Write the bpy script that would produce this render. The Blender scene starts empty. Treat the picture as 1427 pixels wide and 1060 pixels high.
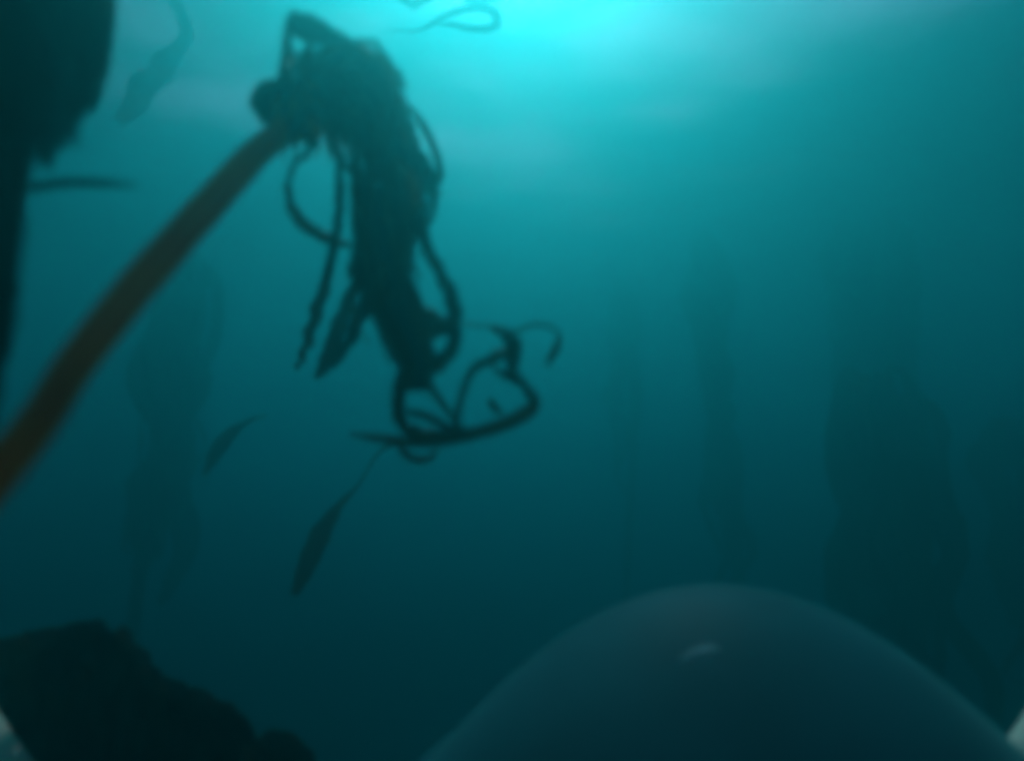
import bpy, bmesh, math, random
from mathutils import Vector, noise

# ------------------------------------------------------------------ camera, sky, sun, exposure
SC = bpy.context.scene
COL = SC.collection
W, H = 1427.0, 1060.0
HFOV = math.radians(75)
PITCH = math.radians(12)
F = (W / 2) / math.tan(HFOV / 2)
CAMZ = 4.6                      # camera height above the seabed
SURF = 7.9                      # water surface height
RIGHT = Vector((1, 0, 0))
FWD = Vector((0, math.cos(PITCH), math.sin(PITCH)))
UP = Vector((0, -math.sin(PITCH), math.cos(PITCH)))

def P(px, py, d):
    """point seen at photo pixel (px,py) at depth d metres"""
    return Vector((0, 0, CAMZ)) + FWD * d + RIGHT * ((px - W / 2) / F * d) + UP * ((H / 2 - py) / F * d)

cam_d = bpy.data.cameras.new('camera')
cam = bpy.data.objects.new('camera', cam_d)
COL.objects.link(cam)
cam.location = (0, 0, CAMZ)
cam.rotation_euler = (math.radians(90) + PITCH, 0, 0)
cam_d.sensor_width = 36
cam_d.lens = 18 / math.tan(HFOV / 2)
cam_d.clip_start = 0.02
cam_d.clip_end = 500
cam_d.dof.use_dof = True
cam_d.dof.focus_distance = 3.0
cam_d.dof.aperture_fstop = 1.0
SC.camera = cam

SUN_EL, SUN_AZ = math.radians(55), math.radians(0)     # azimuth from +Y towards +X
world = bpy.data.worlds.new('World')
SC.world = world
world.use_nodes = True
nt = world.node_tree
nt.nodes.clear()
sky = nt.nodes.new('ShaderNodeTexSky')
sky.sky_type = 'NISHITA'
sky.sun_disc = False
sky.sun_elevation = SUN_EL
sky.sun_rotation = SUN_AZ
bg = nt.nodes.new('ShaderNodeBackground')
bg.inputs['Strength'].default_value = 0.14
wo = nt.nodes.new('ShaderNodeOutputWorld')
nt.links.new(sky.outputs[0], bg.inputs[0])
nt.links.new(bg.outputs[0], wo.inputs[0])

sun_d = bpy.data.lights.new('sun', 'SUN')
sun_d.energy = 5.0
sun_d.angle = math.radians(0.6)
sun_d.color = (1.0, 0.96, 0.9)
sun = bpy.data.objects.new('sun', sun_d)
COL.objects.link(sun)
to_sun = Vector((math.sin(SUN_AZ) * math.cos(SUN_EL), math.cos(SUN_AZ) * math.cos(SUN_EL), math.sin(SUN_EL)))
sun.rotation_euler = to_sun.to_track_quat('Z', 'Y').to_euler()
sun.location = (0, 0, 30)

SC.view_settings.view_transform = 'Standard'
SC.view_settings.look = 'None'
SC.view_settings.gamma = 1
SC.view_settings.use_curve_mapping = False
SC.view_settings.exposure = -0.22

cy = SC.cycles
cy.volume_bounces = 3
cy.max_bounces = 8
cy.diffuse_bounces = 3
cy.glossy_bounces = 3
cy.transparent_max_bounces = 12
cy.use_denoising = True
cy.filter_width = 8.0           # soft small-sensor video lens
cy.sample_clamp_indirect = 4.0

# ------------------------------------------------------------------ helpers
def nodes_of(m):
    m.use_nodes = True
    return m.node_tree.nodes, m.node_tree.links

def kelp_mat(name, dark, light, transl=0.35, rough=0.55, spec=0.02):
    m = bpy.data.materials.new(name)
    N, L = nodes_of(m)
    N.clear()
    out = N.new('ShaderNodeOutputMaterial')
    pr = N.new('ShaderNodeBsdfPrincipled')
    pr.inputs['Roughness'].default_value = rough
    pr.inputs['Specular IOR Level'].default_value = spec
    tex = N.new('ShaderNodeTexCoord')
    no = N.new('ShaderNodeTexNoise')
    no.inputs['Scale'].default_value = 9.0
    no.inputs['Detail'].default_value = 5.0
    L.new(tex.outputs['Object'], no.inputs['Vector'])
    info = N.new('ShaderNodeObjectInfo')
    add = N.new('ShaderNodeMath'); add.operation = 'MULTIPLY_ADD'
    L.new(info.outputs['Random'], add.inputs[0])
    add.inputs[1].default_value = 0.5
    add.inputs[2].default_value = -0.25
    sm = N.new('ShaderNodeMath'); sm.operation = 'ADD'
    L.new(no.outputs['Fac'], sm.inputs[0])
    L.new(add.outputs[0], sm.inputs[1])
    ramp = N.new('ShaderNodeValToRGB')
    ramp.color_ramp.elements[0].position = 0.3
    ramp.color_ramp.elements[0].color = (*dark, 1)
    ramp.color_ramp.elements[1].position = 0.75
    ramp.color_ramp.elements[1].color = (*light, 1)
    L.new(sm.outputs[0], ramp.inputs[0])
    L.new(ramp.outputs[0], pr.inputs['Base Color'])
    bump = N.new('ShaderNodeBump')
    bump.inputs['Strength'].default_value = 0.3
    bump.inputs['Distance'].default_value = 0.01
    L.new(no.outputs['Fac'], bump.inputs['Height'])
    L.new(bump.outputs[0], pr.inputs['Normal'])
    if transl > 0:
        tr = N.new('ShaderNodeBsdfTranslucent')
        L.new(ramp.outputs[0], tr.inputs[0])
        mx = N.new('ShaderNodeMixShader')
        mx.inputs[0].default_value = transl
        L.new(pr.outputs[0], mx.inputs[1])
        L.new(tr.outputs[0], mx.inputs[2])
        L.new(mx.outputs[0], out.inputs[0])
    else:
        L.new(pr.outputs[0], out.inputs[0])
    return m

def plain_mat(name, col, rough=0.4, coat=0.0, var=0.15, scale=12, spec=0.5):
    m = bpy.data.materials.new(name)
    N, L = nodes_of(m)
    pr = N['Principled BSDF']
    pr.inputs['Roughness'].default_value = rough
    pr.inputs['Coat Weight'].default_value = coat
    pr.inputs['Specular IOR Level'].default_value = spec
    tex = N.new('ShaderNodeTexCoord')
    no = N.new('ShaderNodeTexNoise')
    no.inputs['Scale'].default_value = scale
    no.inputs['Detail'].default_value = 6
    L.new(tex.outputs['Object'], no.inputs['Vector'])
    ramp = N.new('ShaderNodeValToRGB')
    ramp.color_ramp.elements[0].position = 0.3
    ramp.color_ramp.elements[0].color = (*[c * (1 - var) for c in col], 1)
    ramp.color_ramp.elements[1].position = 0.7
    ramp.color_ramp.elements[1].color = (*[min(1, c * (1 + var)) for c in col], 1)
    L.new(no.outputs['Fac'], ramp.inputs[0])
    L.new(ramp.outputs[0], pr.inputs['Base Color'])
    return m

M_BLADE = kelp_mat('kelp_blade', (0.05, 0.04, 0.009), (0.17, 0.115, 0.022), 0.5)
M_PALE = kelp_mat('kelp_blade_pale', (0.16, 0.10, 0.025), (0.36, 0.22, 0.05), 0.4)
M_STIPE = kelp_mat('kelp_stipe', (0.75, 0.26, 0.005), (0.95, 0.42, 0.015), 0.7, 0.6)
M_FAR = kelp_mat('kelp_far', (0.02, 0.017, 0.006), (0.05, 0.036, 0.011), 0.1, spec=0.0)
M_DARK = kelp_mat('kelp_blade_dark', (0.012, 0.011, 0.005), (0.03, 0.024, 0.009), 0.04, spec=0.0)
M_HOLD = kelp_mat('kelp_holdfast', (0.05, 0.03, 0.01), (0.10, 0.06, 0.02), 0.0, 0.6)

def mesh_obj(name, verts, faces, mat, parent=None, smooth=True):
    me = bpy.data.meshes.new(name)
    me.from_pydata([tuple(v) for v in verts], [], faces)
    me.materials.append(mat)
    if smooth:
        me.polygons.foreach_set('use_smooth', [True] * len(me.polygons))
    me.update()
    o = bpy.data.objects.new(name, me)
    COL.objects.link(o)
    if parent is not None:
        o.parent = parent
        o.matrix_parent_inverse = parent.matrix_world.inverted()
    return o

def tag(o, label=None, cat=None, group=None, kind=None):
    if label: o['label'] = label
    if cat: o['category'] = cat
    if group: o['group'] = group
    if kind: o['kind'] = kind
    return o

def thing(name, loc, label, cat, group=None):
    o = bpy.data.objects.new(name, None)
    o.empty_display_size = 0.1
    COL.objects.link(o)
    o.location = loc
    bpy.context.view_layer.update()
    return tag(o, label, cat, group)

def spline(pts, n):
    """Catmull-Rom through pts (tuples of numbers or Vectors), n samples"""
    pts = [Vector(p) for p in pts]
    if len(pts) == 2:
        return [pts[0].lerp(pts[1], i / (n - 1)) for i in range(n)]
    ext = [pts[0] * 2 - pts[1]] + pts + [pts[-1] * 2 - pts[-2]]
    out = []
    m = len(pts) - 1
    for i in range(n):
        t = i / (n - 1) * m
        k = min(int(t), m - 1)
        u = t - k
        a, b, c, d = ext[k], ext[k + 1], ext[k + 2], ext[k + 3]
        out.append(0.5 * ((2 * b) + (c - a) * u + (2 * a - 5 * b + 4 * c - d) * u * u + (3 * b - a - 3 * c + d) * u ** 3))
    return out

def tube(name, pts, radii, mat, parent=None, n=30, seg=12, wob=0.0):
    ps = spline(pts, n)
    verts, faces = [], []
    side = None
    for i, p in enumerate(ps):
        t = (ps[min(i + 1, n - 1)] - ps[max(i - 1, 0)]).normalized()
        if side is None:
            side = t.orthogonal().normalized()
        side = (side - t * side.dot(t)).normalized()
        b = t.cross(side)
        x = i / (n - 1) * (len(radii) - 1)
        k = min(int(x), len(radii) - 2)
        r = radii[k] + (radii[k + 1] - radii[k]) * (x - k)
        for j in range(seg):
            a = 2 * math.pi * j / seg
            rr = r * (1 + wob * noise.noise(p * 14 + Vector((math.cos(a), math.sin(a), 0))))
            verts.append(p + side * (rr * math.cos(a)) + b * (rr * math.sin(a)))
    for i in range(n - 1):
        for j in range(seg):
            faces.append((i * seg + j, i * seg + (j + 1) % seg, (i + 1) * seg + (j + 1) % seg, (i + 1) * seg + j))
    faces.append(tuple(range(seg))[::-1])
    faces.append(tuple((n - 1) * seg + j for j in range(seg)))
    return mesh_obj(name, verts, faces, mat, parent)

def ribbon(name, pts, width, mat, parent=None, n=None, twist=0.0, tw0=0.0, ruffle=0.25, thick=0.0035, prof=None, rng=random, face=None):
    """a strap-like blade with thickness and wavy margins along a path of world points"""
    n = n or max(10, 6 * len(pts))
    ps = spline(pts, n)
    view = face or FWD
    ph = rng.uniform(0, 6.28)
    length = sum((ps[i + 1] - ps[i]).length for i in range(n - 1))
    waves = max(1.5, length / max(width, 0.01) * 0.55)
    verts, faces = [], []
    cols = (-1, -0.55, 0, 0.55, 1)
    last = None
    for i, p in enumerate(ps):
        u = i / (n - 1)
        t = (ps[min(i + 1, n - 1)] - ps[max(i - 1, 0)]).normalized()
        s = t.cross(view)
        if s.length < 0.15:
            s = last if last is not None else t.orthogonal()
        s = (s - t * s.dot(t)).normalized()
        if last is not None and s.dot(last) < 0:
            s = -s
        if last is not None:
            s = (s * 0.5 + last * 0.5)
            s = (s - t * s.dot(t)).normalized()
        last = s.copy()
        a = tw0 + twist * math.sin(u * 3.1 + ph)
        nn = t.cross(s)
        side = s * math.cos(a) + nn * math.sin(a)
        nrm = t.cross(side).normalized()
        if prof:
            x = u * (len(prof) - 1)
            k = min(int(x), len(prof) - 2)
            w = width * (prof[k] + (prof[k + 1] - prof[k]) * (x - k))
        else:
            w = width * min(1, (0.25 + 4 * u)) * min(1.0, (1.02 - u) * 3.2 + 0.04)
        top, bot = [], []
        for c in cols:
            ruf = ruffle * w * 0.5 * c * c * math.sin(u * waves * 6.28 + ph + (0.9 if c > 0 else 0))
            cup = -0.10 * w * c * c
            q = p + side * (0.5 * w * c * (1 + 0.08 * math.sin(u * waves * 9 + ph * 2))) + nrm * (ruf + cup)
            th = thick * (1 - 0.6 * abs(c)) * 0.5
            top.append(q + nrm * th)
            bot.append(q - nrm * th)
        verts += top + bot[::-1]
    r = len(cols) * 2
    for i in range(n - 1):
        for j in range(r):
            faces.append((i * r + j, i * r + (j + 1) % r, (i + 1) * r + (j + 1) % r, (i + 1) * r + j))
    faces.append(tuple(range(r))[::-1])
    faces.append(tuple((n - 1) * r + j for j in range(r)))
    return mesh_obj(name, verts, faces, mat, parent)

def pxpath(pts, d0):
    """photo control points (px,py[,depth offset]) to world points round depth d0"""
    return [P(p[0], p[1], d0 + (p[2] if len(p) > 2 else 0)) for p in pts]

def bulb(name, centre, axis, r, length, mat, parent):
    c, a = Vector(centre), Vector(axis).normalized()
    prof = [0.42, 0.62, 0.86, 1.0, 1.0, 0.9, 0.68, 0.4, 0.12]
    pts = [c + a * (length * (i / 8 - 0.5)) for i in range(9)]
    return tube(name, pts, [r * q for q in prof], mat, parent, n=18, seg=16, wob=0.05)

def holdfast(base, parent, rng, k=9, size=0.16):
    """branching root fingers that grip the seabed"""
    for i in range(k):
        a = 6.283 * i / k + rng.uniform(-.3, .3)
        l = size * rng.uniform(.7, 1.3)
        dx, dy = math.cos(a), math.sin(a)
        b = Vector(base)
        tube('holdfast_root', [b + Vector((0, 0, .12)), b + Vector((dx * l * .5, dy * l * .5, .09)), b + Vector((dx * l, dy * l, -.02))],
             [.03, .022, .012], M_HOLD, parent, n=8, seg=7)

# ------------------------------------------------------------------ seabed, water surface, water body
def grid(name, x0, x1, y0, y1, nx, ny, fz, mat, kind, label):
    verts, faces = [], []
    for j in range(ny + 1):
        for i in range(nx + 1):
            x = x0 + (x1 - x0) * i / nx
            y = y0 + (y1 - y0) * j / ny
            verts.append((x, y, fz(x, y)))
    for j in range(ny):
        for i in range(nx):
            a = j * (nx + 1) + i
            faces.append((a, a + 1, a + nx + 2, a + nx + 1))
    o = mesh_obj(name, verts, faces, mat)
    o['kind'] = kind
    o['label'] = label
    return o

def sea_z(x, y):
    return 0.35 * noise.noise(Vector((x * .25, y * .25, 0))) + 0.12 * noise.noise(Vector((x * 1.1, y * 1.1, 4)))

M_SEABED = plain_mat('seabed_rock', (0.10, 0.09, 0.07), 0.9, 0, 0.5, 3)
grid('seabed', -31, 31, -17, 45, 120, 120, sea_z, M_SEABED, 'structure', 'dark rocky seabed under the kelp forest')

m = bpy.data.materials.new('water_surface')
N, L = nodes_of(m)
N.clear()
out = N.new('ShaderNodeOutputMaterial')
fr = N.new('ShaderNodeFresnel'); fr.inputs['IOR'].default_value = 1.333
tr = N.new('ShaderNodeBsdfTransparent')
gl = N.new('ShaderNodeBsdfGlossy'); gl.inputs['Roughness'].default_value = 0.05
rip = N.new('ShaderNodeTexNoise')
rip.inputs['Scale'].default_value = 60.0
rip.inputs['Detail'].default_value = 4.0
geo = N.new('ShaderNodeNewGeometry')
L.new(geo.outputs['Position'], rip.inputs['Vector'])
rip2 = N.new('ShaderNodeTexNoise')
rip2.inputs['Scale'].default_value = 1.6
rip2.inputs['Detail'].default_value = 0.5
L.new(geo.outputs['Position'], rip2.inputs['Vector'])
bp2 = N.new('ShaderNodeBump')
bp2.inputs['Strength'].default_value = 1.0
bp2.inputs['Distance'].default_value = 0.05
L.new(rip2.outputs['Fac'], bp2.inputs['Height'])
bp = N.new('ShaderNodeBump')
L.new(bp2.outputs[0], bp.inputs['Normal'])
bp.inputs['Strength'].default_value = 1.0
bp.inputs['Distance'].default_value = 0.005
L.new(rip.outputs['Fac'], bp.inputs['Height'])
L.new(bp.outputs[0], fr.inputs['Normal'])
L.new(bp.outputs[0], gl.inputs['Normal'])
mx = N.new('ShaderNodeMixShader')
L.new(fr.outputs[0], mx.inputs[0]); L.new(tr.outputs[0], mx.inputs[1]); L.new(gl.outputs[0], mx.inputs[2])
L.new(mx.outputs[0], out.inputs[0])

def wave_z(x, y):
    v = 0.09 * math.sin(x * 0.9 + y * 0.5) + 0.06 * math.sin(x * -0.7 + y * 1.4 + 1.2)
    v += 0.10 * noise.noise(Vector((x * .7, y * .7, 2))) + 0.03 * noise.noise(Vector((x * 1.9, y * 1.9, 7)))
    return SURF + v
grid('water_surface', -31, 31, -17, 45, 360, 360, wave_z, m, 'structure', 'rippled water surface seen from below')

DENS = 0.48
m = bpy.data.materials.new('sea_water')
N, L = nodes_of(m)
N.clear()
out = N.new('ShaderNodeOutputMaterial')
pv = N.new('ShaderNodeVolumePrincipled')
pv.inputs['Color'].default_value = (0.02, 0.42, 0.43, 1)
pv.inputs['Absorption Color'].default_value = (0.022, 0.08, 0.16, 1)
pv.inputs['Density'].default_value = DENS
pv.inputs['Anisotropy'].default_value = 0.87
L.new(pv.outputs[0], out.inputs['Volume'])
bm = bmesh.new()
bmesh.ops.create_cube(bm, size=1)
me = bpy.data.meshes.new('haze'); bm.to_mesh(me); bm.free()
haze = bpy.data.objects.new('haze', me)
COL.objects.link(haze)
zb, zt = -1.5, SURF - 0.4
haze.scale = (64, 64, zt - zb)
haze.location = (0, 14, (zt + zb) / 2)
me.materials.append(m)
tag(haze, 'murky teal sea water filling the kelp forest', 'water', kind='stuff')

# ------------------------------------------------------------------ the big leaning kelp
rng = random.Random(7)
D = 1.0
pxw = lambda w, d=D: w / F * d
root_a = Vector((-.95, -.5, sea_z(-.95, -.5)))
kelp = thing('kelp_plant', root_a, 'big kelp leaning on a thick orange-brown stalk, dark tangled blades hanging from its head', 'kelp', 'kelp plants in the water')
SA, SB = P(405, 175, D), P(25, 625, .56)
stipe_pts = [root_a + Vector((0, 0, .05)), Vector((-.92, -.45, 2.2)), SB + (SB - SA) * .75, SB + (SB - SA) * .4, SB, P(110, 502, .63), P(200, 388, .715), P(290, 287, .82), P(355, 216, .92), SA]
tube('stipe', stipe_pts, [.016] * 5 + [.0165, .0175, .0195, .0195, .0195, .0195], M_STIPE, kelp, n=80, seg=18, wob=.06)
bulb('float_bulb', P(425, 155, D), P(445, 135, D) - P(405, 175, D), .038, .11, M_STIPE, kelp)
holdfast(root_a, kelp, rng)

def kb(pts, w, mat=M_BLADE, d=D, parent=kelp, name='blade', **kw):
    kw.setdefault('twist', .5)
    return ribbon(name, pxpath(pts, d), pxw(w, d), mat, parent, rng=rng, **kw)

# the mass of blades that arches over and hangs
for i in range(34):
    dz = rng.uniform(-.12, .16)
    jx, jy = rng.gauss(0, 17), rng.gauss(0, 14)
    ex = rng.uniform(505, 585) + jx * .3
    ey = rng.choice([235, 265, 300, 330, 360, 390, 420, 450, 480, 505])
    top = rng.uniform(62, 165)
    pts = [(430, 152, 0), (452 + jx * .6, (top + 150) / 2 + rng.gauss(0, 6), dz * .4), (495 + jx, top, dz * .8), (538 + jx * .9, top + 60 + jy, dz)]
    y = top + 60
    while y + 70 < ey:
        y += 62
        pts.append((540 + (ex - 540) * (y / ey) + jx * .5 + rng.gauss(0, 9), y, dz + rng.gauss(0, .03)))
    pts.append((ex + rng.gauss(0, 12), ey, dz))
    kb(pts, rng.uniform(10, 21), rng.choice([M_BLADE, M_BLADE, M_BLADE, M_PALE]), twist=1.0, tw0=rng.uniform(-.8, .8), ruffle=.45)
# short curled blades round the head
for i in range(46):
    a = rng.uniform(0, 6.28)
    r = rng.uniform(45, 96)
    cx, cy_ = 462 + r * math.cos(a) * .95, 140 + r * math.sin(a) * .78
    dz = rng.uniform(-.13, .13)
    ox, oy = math.cos(a + rng.uniform(-.9, .9)), math.sin(a + rng.uniform(-.9, .9))
    pts = [(435, 150, 0), ((435 + cx) / 2 + rng.gauss(0, 10), (150 + cy_) / 2 - 10, dz * .6), (cx, cy_, dz), (cx + ox * 12 + 6, cy_ + oy * 8 + rng.uniform(4, 26), dz), (cx + ox * 18 + 8, cy_ + oy * 6 + rng.uniform(18, 46), dz)]
    kb(pts, rng.uniform(8, 19), twist=.9, tw0=rng.uniform(-.8, .8), ruffle=.5)
for i in range(22):
    a = rng.uniform(-2.9, .5)
    bx_, by_ = 475 + 78 * math.cos(a), 128 + 62 * math.sin(a)
    o1 = rng.uniform(10, 26)
    a2 = a + rng.uniform(.2, 1.3)
    kb([(450, 140), (bx_ - 8, by_ + 8, rng.uniform(-.08, .08)), (bx_ + o1 * .5 * math.cos(a2), by_ + o1 * .5 * math.sin(a2)), (bx_ + o1 * math.cos(a2 + .4), by_ + o1 * math.sin(a2 + .4))], rng.uniform(6, 13), twist=.8, ruffle=.5)
# right shoulder
for dx, top in ((-2, 95), (-6, 122), (-12, 82), (-22, 105), (-16, 165)):
    kb([(440, 140, 0), (500, top - 15, .1), (555 + dx * .6, top + 45, .1), (582 + dx, top + 110, .06), (590 + dx * .5, top + 150, .05)], 16, ruffle=.4, twist=.8)
kb([(565, 140), (592, 180), (610, 222), (612, 250), (602, 272)], 11, twist=.2, d=D + .1)
kb([(590, 250), (600, 268), (618, 272)], 8, d=D + .1)
# standing pointed blade at the top
kb([(410, 150), (398, 110), (400, 60), (402, 22)], 16, prof=[.8, 1, .9, .5], twist=.2, ruffle=.1)
kb([(400, 28), (432, 40), (475, 55), (520, 78), (548, 105)], 20, prof=[1.6, 2.0, .8, .6, .4], twist=.2, ruffle=.1)
kb([(470, 120), (478, 80), (500, 58), (525, 62), (548, 96)], 15, ruffle=.5, twist=.9)
# knot at the left
kb([(440, 150), (398, 120), (366, 128), (362, 152), (385, 172), (415, 178)], 22, ruffle=.3, prof=[.6, 1, 1, 1, .8, .4])
kb([(440, 160), (400, 150), (372, 140), (368, 120)], 18, ruffle=.4)
# left loop and strands
kb([(432, 205), (404, 240), (402, 278), (418, 308), (448, 328), (488, 342)], 16, prof=[.8, .6, .9, 1.1, 1, .6], twist=.6, ruffle=.45)
kb([(470, 210), (474, 270), (470, 320), (462, 360), (448, 400)], 14, twist=.7, ruffle=.45)
kb([(485, 230), (498, 290), (500, 340), (492, 385), (510, 405)], 16, twist=.7, ruffle=.45)
kb([(468, 325), (455, 390), (436, 445), (422, 490), (412, 515)], 19, M_PALE, prof=[.4, .8, 1.1, 1, .3], d=D + .35, twist=.7, ruffle=.45)
kb([(505, 370), (485, 415), (468, 465), (455, 505), (440, 528)], 21, d=D + .45, prof=[.5, .9, 1.1, 1, .3])
kb([(520, 395), (500, 440), (482, 480), (462, 512)], 24, d=D + .3, prof=[.7, 1, .9, .3])
# centre trunk of blades
for dx in (-20, -11, -2, 7, 16, 26, 34):
    kb([(515 + dx, 260), (520 + dx, 340), (532 + dx, 410), (558 + dx * .9, 465), (575 + dx * .7, 510), (572 + dx * .5, 545)], 19, tw0=rng.uniform(-.4, .4), prof=[.8, 1, 1, 1, .9, .5], d=D + rng.uniform(-.1, .1))
# right hook with its window
kb([(575, 300), (598, 350), (618, 388), (632, 420), (634, 458), (630, 488), (608, 500), (588, 478)], 19, prof=[.7, .9, 1, 1.3, 1.1, 1.1, .8, .4], twist=.5, ruffle=.45)
kb([(540, 340), (560, 385), (582, 425), (610, 445), (634, 448)], 21, prof=[.8, 1, 1, 1, .7], twist=.6, ruffle=.45)
kb([(560, 420), (590, 455), (618, 462), (640, 452), (690, 455)], 14, prof=[1.5, 1.6, 1.2, .25, .2], twist=.6, ruffle=.45)
kb([(575, 470), (590, 505), (612, 512), (636, 480)], 14, M_PALE)
# lower tangle
kb([(568, 500), (556, 550), (558, 585), (580, 602), (630, 608)], 18, prof=[1.2, 1.1, 1, 1, .8], twist=.6, ruffle=.45)
kb([(585, 510), (606, 548), (632, 582), (648, 602)], 10, twist=.2, prof=[1.4, 1, .8, .6])
kb([(560, 572), (590, 578), (618, 592), (650, 608)], 11, twist=.6, ruffle=.45)
kb([(488, 604), (530, 611), (585, 616), (640, 609), (700, 592), (738, 572), (744, 556), (734, 540)], 16, prof=[.2, .7, .9, 1.1, 1.2, 1.3, 1, .6], twist=.15, ruffle=.15)
kb([(742, 560), (728, 535), (704, 524), (688, 512)], 13, prof=[1, 1, .8, .5], twist=.6, ruffle=.45)
kb([(555, 612), (566, 634), (592, 640), (614, 624)], 10, d=D + .1, twist=.6, ruffle=.45)
kb([(636, 604), (640, 565), (652, 528), (662, 512), (692, 496), (716, 484), (708, 462)], 14, prof=[.6, .7, .7, .9, 1.3, 1.7, .9], twist=.6, ruffle=.45)
kb([(684, 456), (704, 468), (716, 490), (714, 515), (730, 540)], 18, M_BLADE, prof=[.3, 1.1, 1.2, 1, .6], twist=.6, ruffle=.45)
kb([(700, 470), (722, 460), (748, 452), (772, 458), (782, 474)], 5, twist=.1)
kb([(780, 462), (778, 480), (768, 498), (760, 512)], 11, M_PALE, d=D + .05, prof=[.3, 1, 1, .2])
kb([(680, 555), (690, 568), (700, 580)], 10, d=D + .1)
# long trailing blade below
kb([(560, 612), (526, 632), (500, 675), (472, 705), (446, 745), (426, 790), (410, 828)], 24, prof=[.25, .15, .12, .45, 1.2, 1.1, .4], d=D + 1.3, twist=.15, ruffle=.2)

# ------------------------------------------------------------------ dark kelp at the top left
rb = Vector((-1.5, .9, sea_z(-1.5, .9)))
kelp_b = thing('kelp_plant', rb, 'dark heavy kelp hanging its blades straight down beside the leaning stalk', 'kelp', 'kelp plants in the water')
DB = .78
hb = P(20, -190, DB)
tube('stipe', [rb, rb + Vector((.1, .05, 2.2)), Vector((-1.3, hb.y, hb.z - .9)), hb + Vector((-.2, 0, -.22)), hb], [.03, .033, .035, .036, .036], M_STIPE, kelp_b, n=50, seg=14, wob=.05)
bulb('float_bulb', hb + Vector((.03, 0, .05)), Vector((.5, 0, .8)), .06, .18, M_STIPE, kelp_b)
holdfast(rb, kelp_b, rng)
for i in range(46):
    u = rng.random()
    x = -90 + 235 * u
    # lower outline falls from (150,130) at the right to (0,430) at the left
    end = 470 - 330 * max(0, min(1, (x + 30) / 175)) ** .8 + rng.uniform(-60, 25)
    dz = rng.uniform(-.18, .22)
    pts = [(20, -190, 0), (20 + (x - 20) * .6, -215 + rng.uniform(-20, 30), dz * .5), (x + rng.gauss(0, 6), -110, dz)]
    y = -110
    while y + 90 < end:
        y += 80
        pts.append((x + rng.gauss(0, 9) - max(0, y) * .03, y, dz + rng.gauss(0, .03)))
    pts.append((x - 8, end, dz))
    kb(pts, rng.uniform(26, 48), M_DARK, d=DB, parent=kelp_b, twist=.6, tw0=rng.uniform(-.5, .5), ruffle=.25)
kb([(40, 262), (90, 254), (140, 255), (192, 258)], 13, M_DARK, d=DB, parent=kelp_b, prof=[1, 1, .9, .2], twist=.15)
kb([(-10, 330), (8, 390), (-5, 470), (-18, 600)], 40, M_DARK, d=DB - .1, parent=kelp_b)
for i in range(8):  # blades added just past the left edge, blurring into a soft edge darkening
    x = rng.uniform(-75, -12)
    e = rng.uniform(560, 900)
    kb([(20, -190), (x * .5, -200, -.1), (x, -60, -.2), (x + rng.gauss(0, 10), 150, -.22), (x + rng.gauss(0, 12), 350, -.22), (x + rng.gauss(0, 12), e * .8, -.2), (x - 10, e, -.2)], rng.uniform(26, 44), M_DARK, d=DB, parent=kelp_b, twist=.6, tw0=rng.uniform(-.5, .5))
kb([(120, -60), (215, -30), (258, 40), (225, 90), (196, 122), (165, 172)], 44, M_PALE, d=3.6, parent=kelp_b, prof=[.3, .3, .4, .9, 1.1, .6], twist=.15)

# ------------------------------------------------------------------ low kelp at the bottom left
rc = Vector((-.7, 1.3, sea_z(-.7, 1.3)))
kelp_c = thing('kelp_plant', rc, 'low dark rounded clump of kelp blades below the leaning stalk', 'kelp', 'kelp plants in the water')
DC = 1.3
hc = P(150, 1180, DC)
tube('stipe', [rc, rc + Vector((.05, .05, 1.4)), hc + Vector((.04, 0, -.6)), hc], [.028, .03, .032, .034], M_STIPE, kelp_c, n=40, seg=14, wob=.05)
bulb('float_bulb', hc + Vector((0, 0, .05)), Vector((0, .1, 1)), .055, .16, M_STIPE, kelp_c)
holdfast(rc, kelp_c, rng)
for i in range(80):
    x = rng.uniform(-40, 390)
    # outline of the clump
    if x < 130: t0 = 905 - 50 * max(0, (x + 20)) / 150
    elif x < 235: t0 = 855 + 90 * (x - 130) / 105
    else: t0 = 945 + 80 * (x - 235) / 160
    t0 += rng.uniform(12, 75)
    dz = rng.uniform(-.1, .25)
    o = 1 if x > 150 else -1
    w = rng.uniform(20, 60) * o
    pts = [(150, 1180, 0), (150 + (x - 150) * .5, (1180 + t0) / 2 + 10, dz * .5), (x - w * .6, t0 + 18, dz * .9), (x, t0, dz), (x + w * .5, t0 + rng.uniform(12, 25), dz * 1.1), (x + w * .9, t0 + rng.uniform(45, 70), dz * 1.2), (x + w, t0 + rng.uniform(90, 140), dz * 1.2)]
    kb(pts, rng.uniform(22, 48), M_DARK, d=DC, parent=kelp_c, twist=.8, tw0=rng.uniform(-.9, .9), ruffle=.45)

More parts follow.
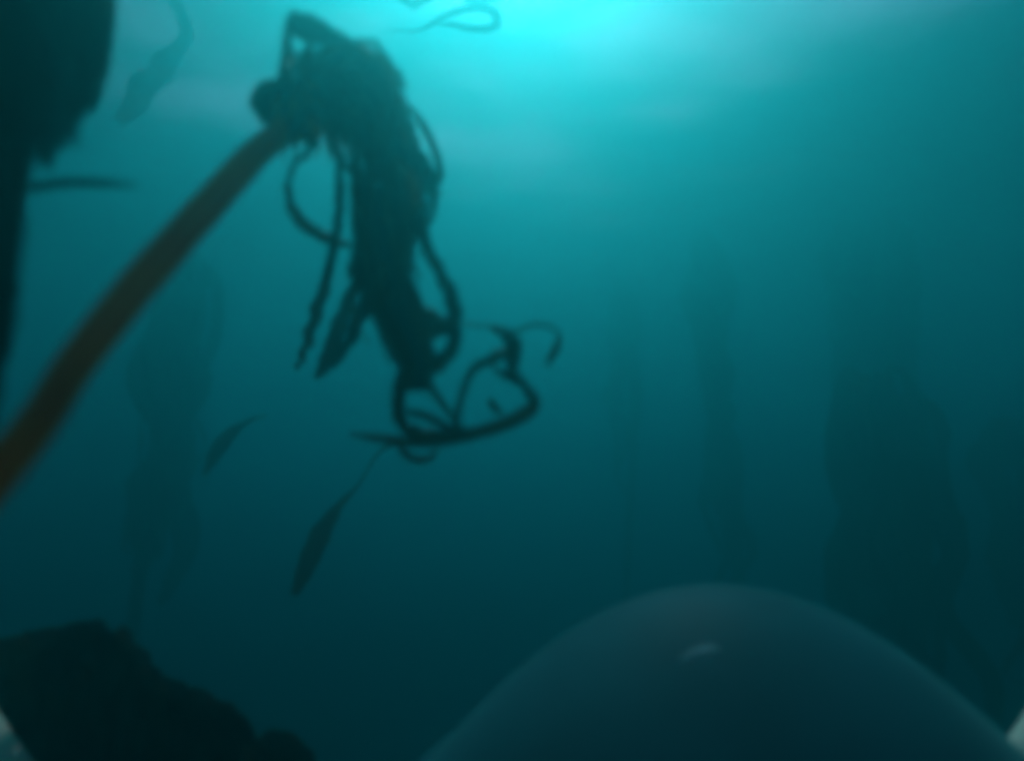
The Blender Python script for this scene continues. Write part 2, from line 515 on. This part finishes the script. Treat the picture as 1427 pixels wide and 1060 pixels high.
# ------------------------------------------------------------------ loose blades drifting in mid water
def loose(pts, w, d, label, mat=M_BLADE, **kw):
    o = kb(pts, w, mat, d=d, parent=None, name='drifting_blade', **kw)
    return tag(o, label, 'kelp blade', 'loose kelp blades drifting')
loose([(540, 42), (585, 42), (620, 22), (660, 10), (688, 16), (690, 36), (660, 40), (628, 34), (606, 36)], 13, 2.3, 'drifting kelp blade curled into a closed loop near the bright surface', prof=[.1, .35, .8, 1, 1.1, .9, .8, .6, .2], twist=.15, ruffle=.1)
loose([(535, -20), (556, -6), (576, 5), (598, -4), (620, -20)], 12, 2.3, 'kelp blade dipping in a shallow curve out of the brightest water', prof=[.6, 1, 1, 1, .5], twist=.15)
loose([(640, -14), (655, 0), (690, -2), (700, -16)], 9, 2.4, 'short kelp scrap above the curled loop blade', twist=.15)
loose([(372, 578), (340, 590), (315, 610), (297, 635), (284, 662)], 20, 3.0, 'small slender leaf of kelp hanging in open water below the leaning stalk', prof=[.1, .4, 1, 1, .2], twist=.15, ruffle=.1)

# ------------------------------------------------------------------ far kelp standing in the murk
def far_kelp(px, d, top_py, spread, drop, nb, label, wide=46, lean=0.0, crown2=True):
    """a kelp plant rising from the seabed; its crown reaches photo height top_py at depth d"""
    top = P(px, top_py, d)
    top.z = min(top.z, SURF - .7)
    base = Vector((top.x + lean, top.y + rng.uniform(-.4, .4), 0))
    base.z = sea_z(base.x, base.y)
    k = thing('kelp_plant', base, label, 'kelp', 'kelp plants in the water')
    mid = base.lerp(top, .5) + Vector((rng.uniform(-.12, .12), 0, 0))
    tube('stipe', [base, base.lerp(top, .25), mid, base.lerp(top, .8) + Vector((rng.uniform(-.08, .08), 0, 0)), top], [.035, .04, .045, .05, .05], M_FAR, k, n=36, seg=10, wob=.04)
    bulb('float_bulb', top + Vector((0, 0, .06)), (0, 0, 1), .075, .2, M_DARK, k)
    holdfast(base, k, rng, 6, .22)
    for i in range(nb):
        a = rng.uniform(0, 6.28)
        r = spread * rng.uniform(.25, 1)
        dr = drop * rng.uniform(.2, 1) ** 1.0
        dx, dy = math.cos(a) * r, math.sin(a) * r
        up = rng.choice([.05, .15, .3, .5, .75]) * spread * rng.uniform(.6, 1)
        pts = [top + Vector((0, 0, .1)), top + Vector((dx * .5, dy * .5, .12 + up)), top + Vector((dx, dy, up * .2))]
        z = 0
        while z < dr - .3:
            z += .4
            pts.append(top + Vector((dx * (1 - .12 * z) + rng.gauss(0, .09), dy * (1 - .12 * z) + rng.gauss(0, .07), -z)))
        pts.append(top + Vector((dx * .8, dy * .8, -dr)))
        ribbon('blade', pts, rng.uniform(.09, .17), M_FAR, k, n=4 * len(pts), twist=.7, tw0=rng.uniform(-1, 1), ruffle=.25, rng=rng)
    return k

far_kelp(1232, 4.5, 588, .40, 3.0, 30, 'squat dark kelp with a thick skirt of blades behind the blue dome')
far_kelp(985, 6.6, 330, .12, 3.6, 9, 'slim faint kelp column rising in open water left of the squat dark kelp')
far_kelp(1205, 6.7, 270, .42, 3.4, 22, 'tall hazy kelp with wide crown standing behind the squat dark kelp')
far_kelp(255, 5.3, 395, .26, 2.6, 26, 'hazy kelp column seen under the leaning orange-brown stalk')
far_kelp(1425, 5.5, 640, .40, 2.6, 22, 'dim kelp to the right of the squat dark kelp')
far_kelp(870, 7.8, 420, .2, 3.0, 10, 'barely visible distant kelp beside the slim faint column')

# ------------------------------------------------------------------ blue dome with pale rim of the camera port
DD = 1.1
K = DD / F
tip = P(1026, 828, DD)
M_DOME = plain_mat('blue_shell', (0.018, 0.105, 0.122), 0.6, 0.0, 0.12, 5, 0.02)
pr = M_DOME.node_tree.nodes['Principled BSDF']
pr.inputs['Sheen Weight'].default_value = 0.5
pr.inputs['Sheen Roughness'].default_value = 0.25
pr.inputs['Sheen Tint'].default_value = (0.25, 0.9, 0.85, 1)
M_RIM = plain_mat('pale_port_rim', (0.78, 0.86, 0.68), 0.5, 0, 0.1, 20)
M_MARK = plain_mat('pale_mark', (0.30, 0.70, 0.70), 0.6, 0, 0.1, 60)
def nose_r(z):
    """radius of the rounded nose z metres below its tip"""
    u = z / K
    return K * math.sqrt(max(0, 670 * u + .12 * u * u))
house = thing('underwater_housing', tip - UP * (K * 1000), 'smooth dark blue dome with a small pale streak, between pale curved arcs of the camera port rim', 'housing')
seg = 72
def lathe(name, prof, mat, parent):
    verts, faces = [], []
    for (r, z) in prof:
        for j in range(seg):
            a = 6.283185 * j / seg
            verts.append(tip + RIGHT * (max(r, 1e-4) * math.cos(a)) + FWD * (max(r, 1e-4) * math.sin(a)) - UP * z)
    for i in range(len(prof) - 1):
        for j in range(seg):
            faces.append((i * seg + j, (i + 1) * seg + j, (i + 1) * seg + (j + 1) % seg, i * seg + (j + 1) % seg))
    return mesh_obj(name, verts, faces, mat, parent)
ZE = 330 * K
RE = nose_r(ZE)
lathe('dome', [(nose_r(ZE * (i / 40) ** 2), ZE * (i / 40) ** 2) for i in range(41)], M_DOME, house)
lathe('flange', [(RE * .9, ZE + .001), (RE * 1.03, ZE + .001), (RE * 1.04, ZE + .02), (RE * 1.03, ZE + .045), (RE * .9, ZE + .045)], M_DOME, house)
lathe('body', [(RE * .96, ZE + .03), (RE * .97, ZE + .2), (RE * .9, ZE + .4), (RE * .6, ZE + .6), (RE * .02, ZE + .66)], M_DOME, house)
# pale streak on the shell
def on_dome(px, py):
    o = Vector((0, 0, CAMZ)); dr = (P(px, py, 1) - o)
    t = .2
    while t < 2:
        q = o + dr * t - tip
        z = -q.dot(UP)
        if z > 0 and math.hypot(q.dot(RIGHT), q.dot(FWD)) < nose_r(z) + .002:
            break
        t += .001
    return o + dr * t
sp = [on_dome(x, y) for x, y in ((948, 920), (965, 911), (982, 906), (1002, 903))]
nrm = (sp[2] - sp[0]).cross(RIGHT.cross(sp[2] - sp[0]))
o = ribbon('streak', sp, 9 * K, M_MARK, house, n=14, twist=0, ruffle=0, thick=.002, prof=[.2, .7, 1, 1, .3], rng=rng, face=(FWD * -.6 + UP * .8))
# camera port rim, recast as a hoop through the body, rising at both sides
RR = (866 + 42) * K
arc = []
for i in range(25):
    a = math.radians(203 + (337 - 203) * i / 24)
    arc.append(P(W / 2, H / 2, DD) + RIGHT * (RR * math.cos(a)) + UP * (RR * math.sin(a)))
tube('port_rim', arc, [42 * K, 42 * K], M_RIM, house, n=72, seg=18)
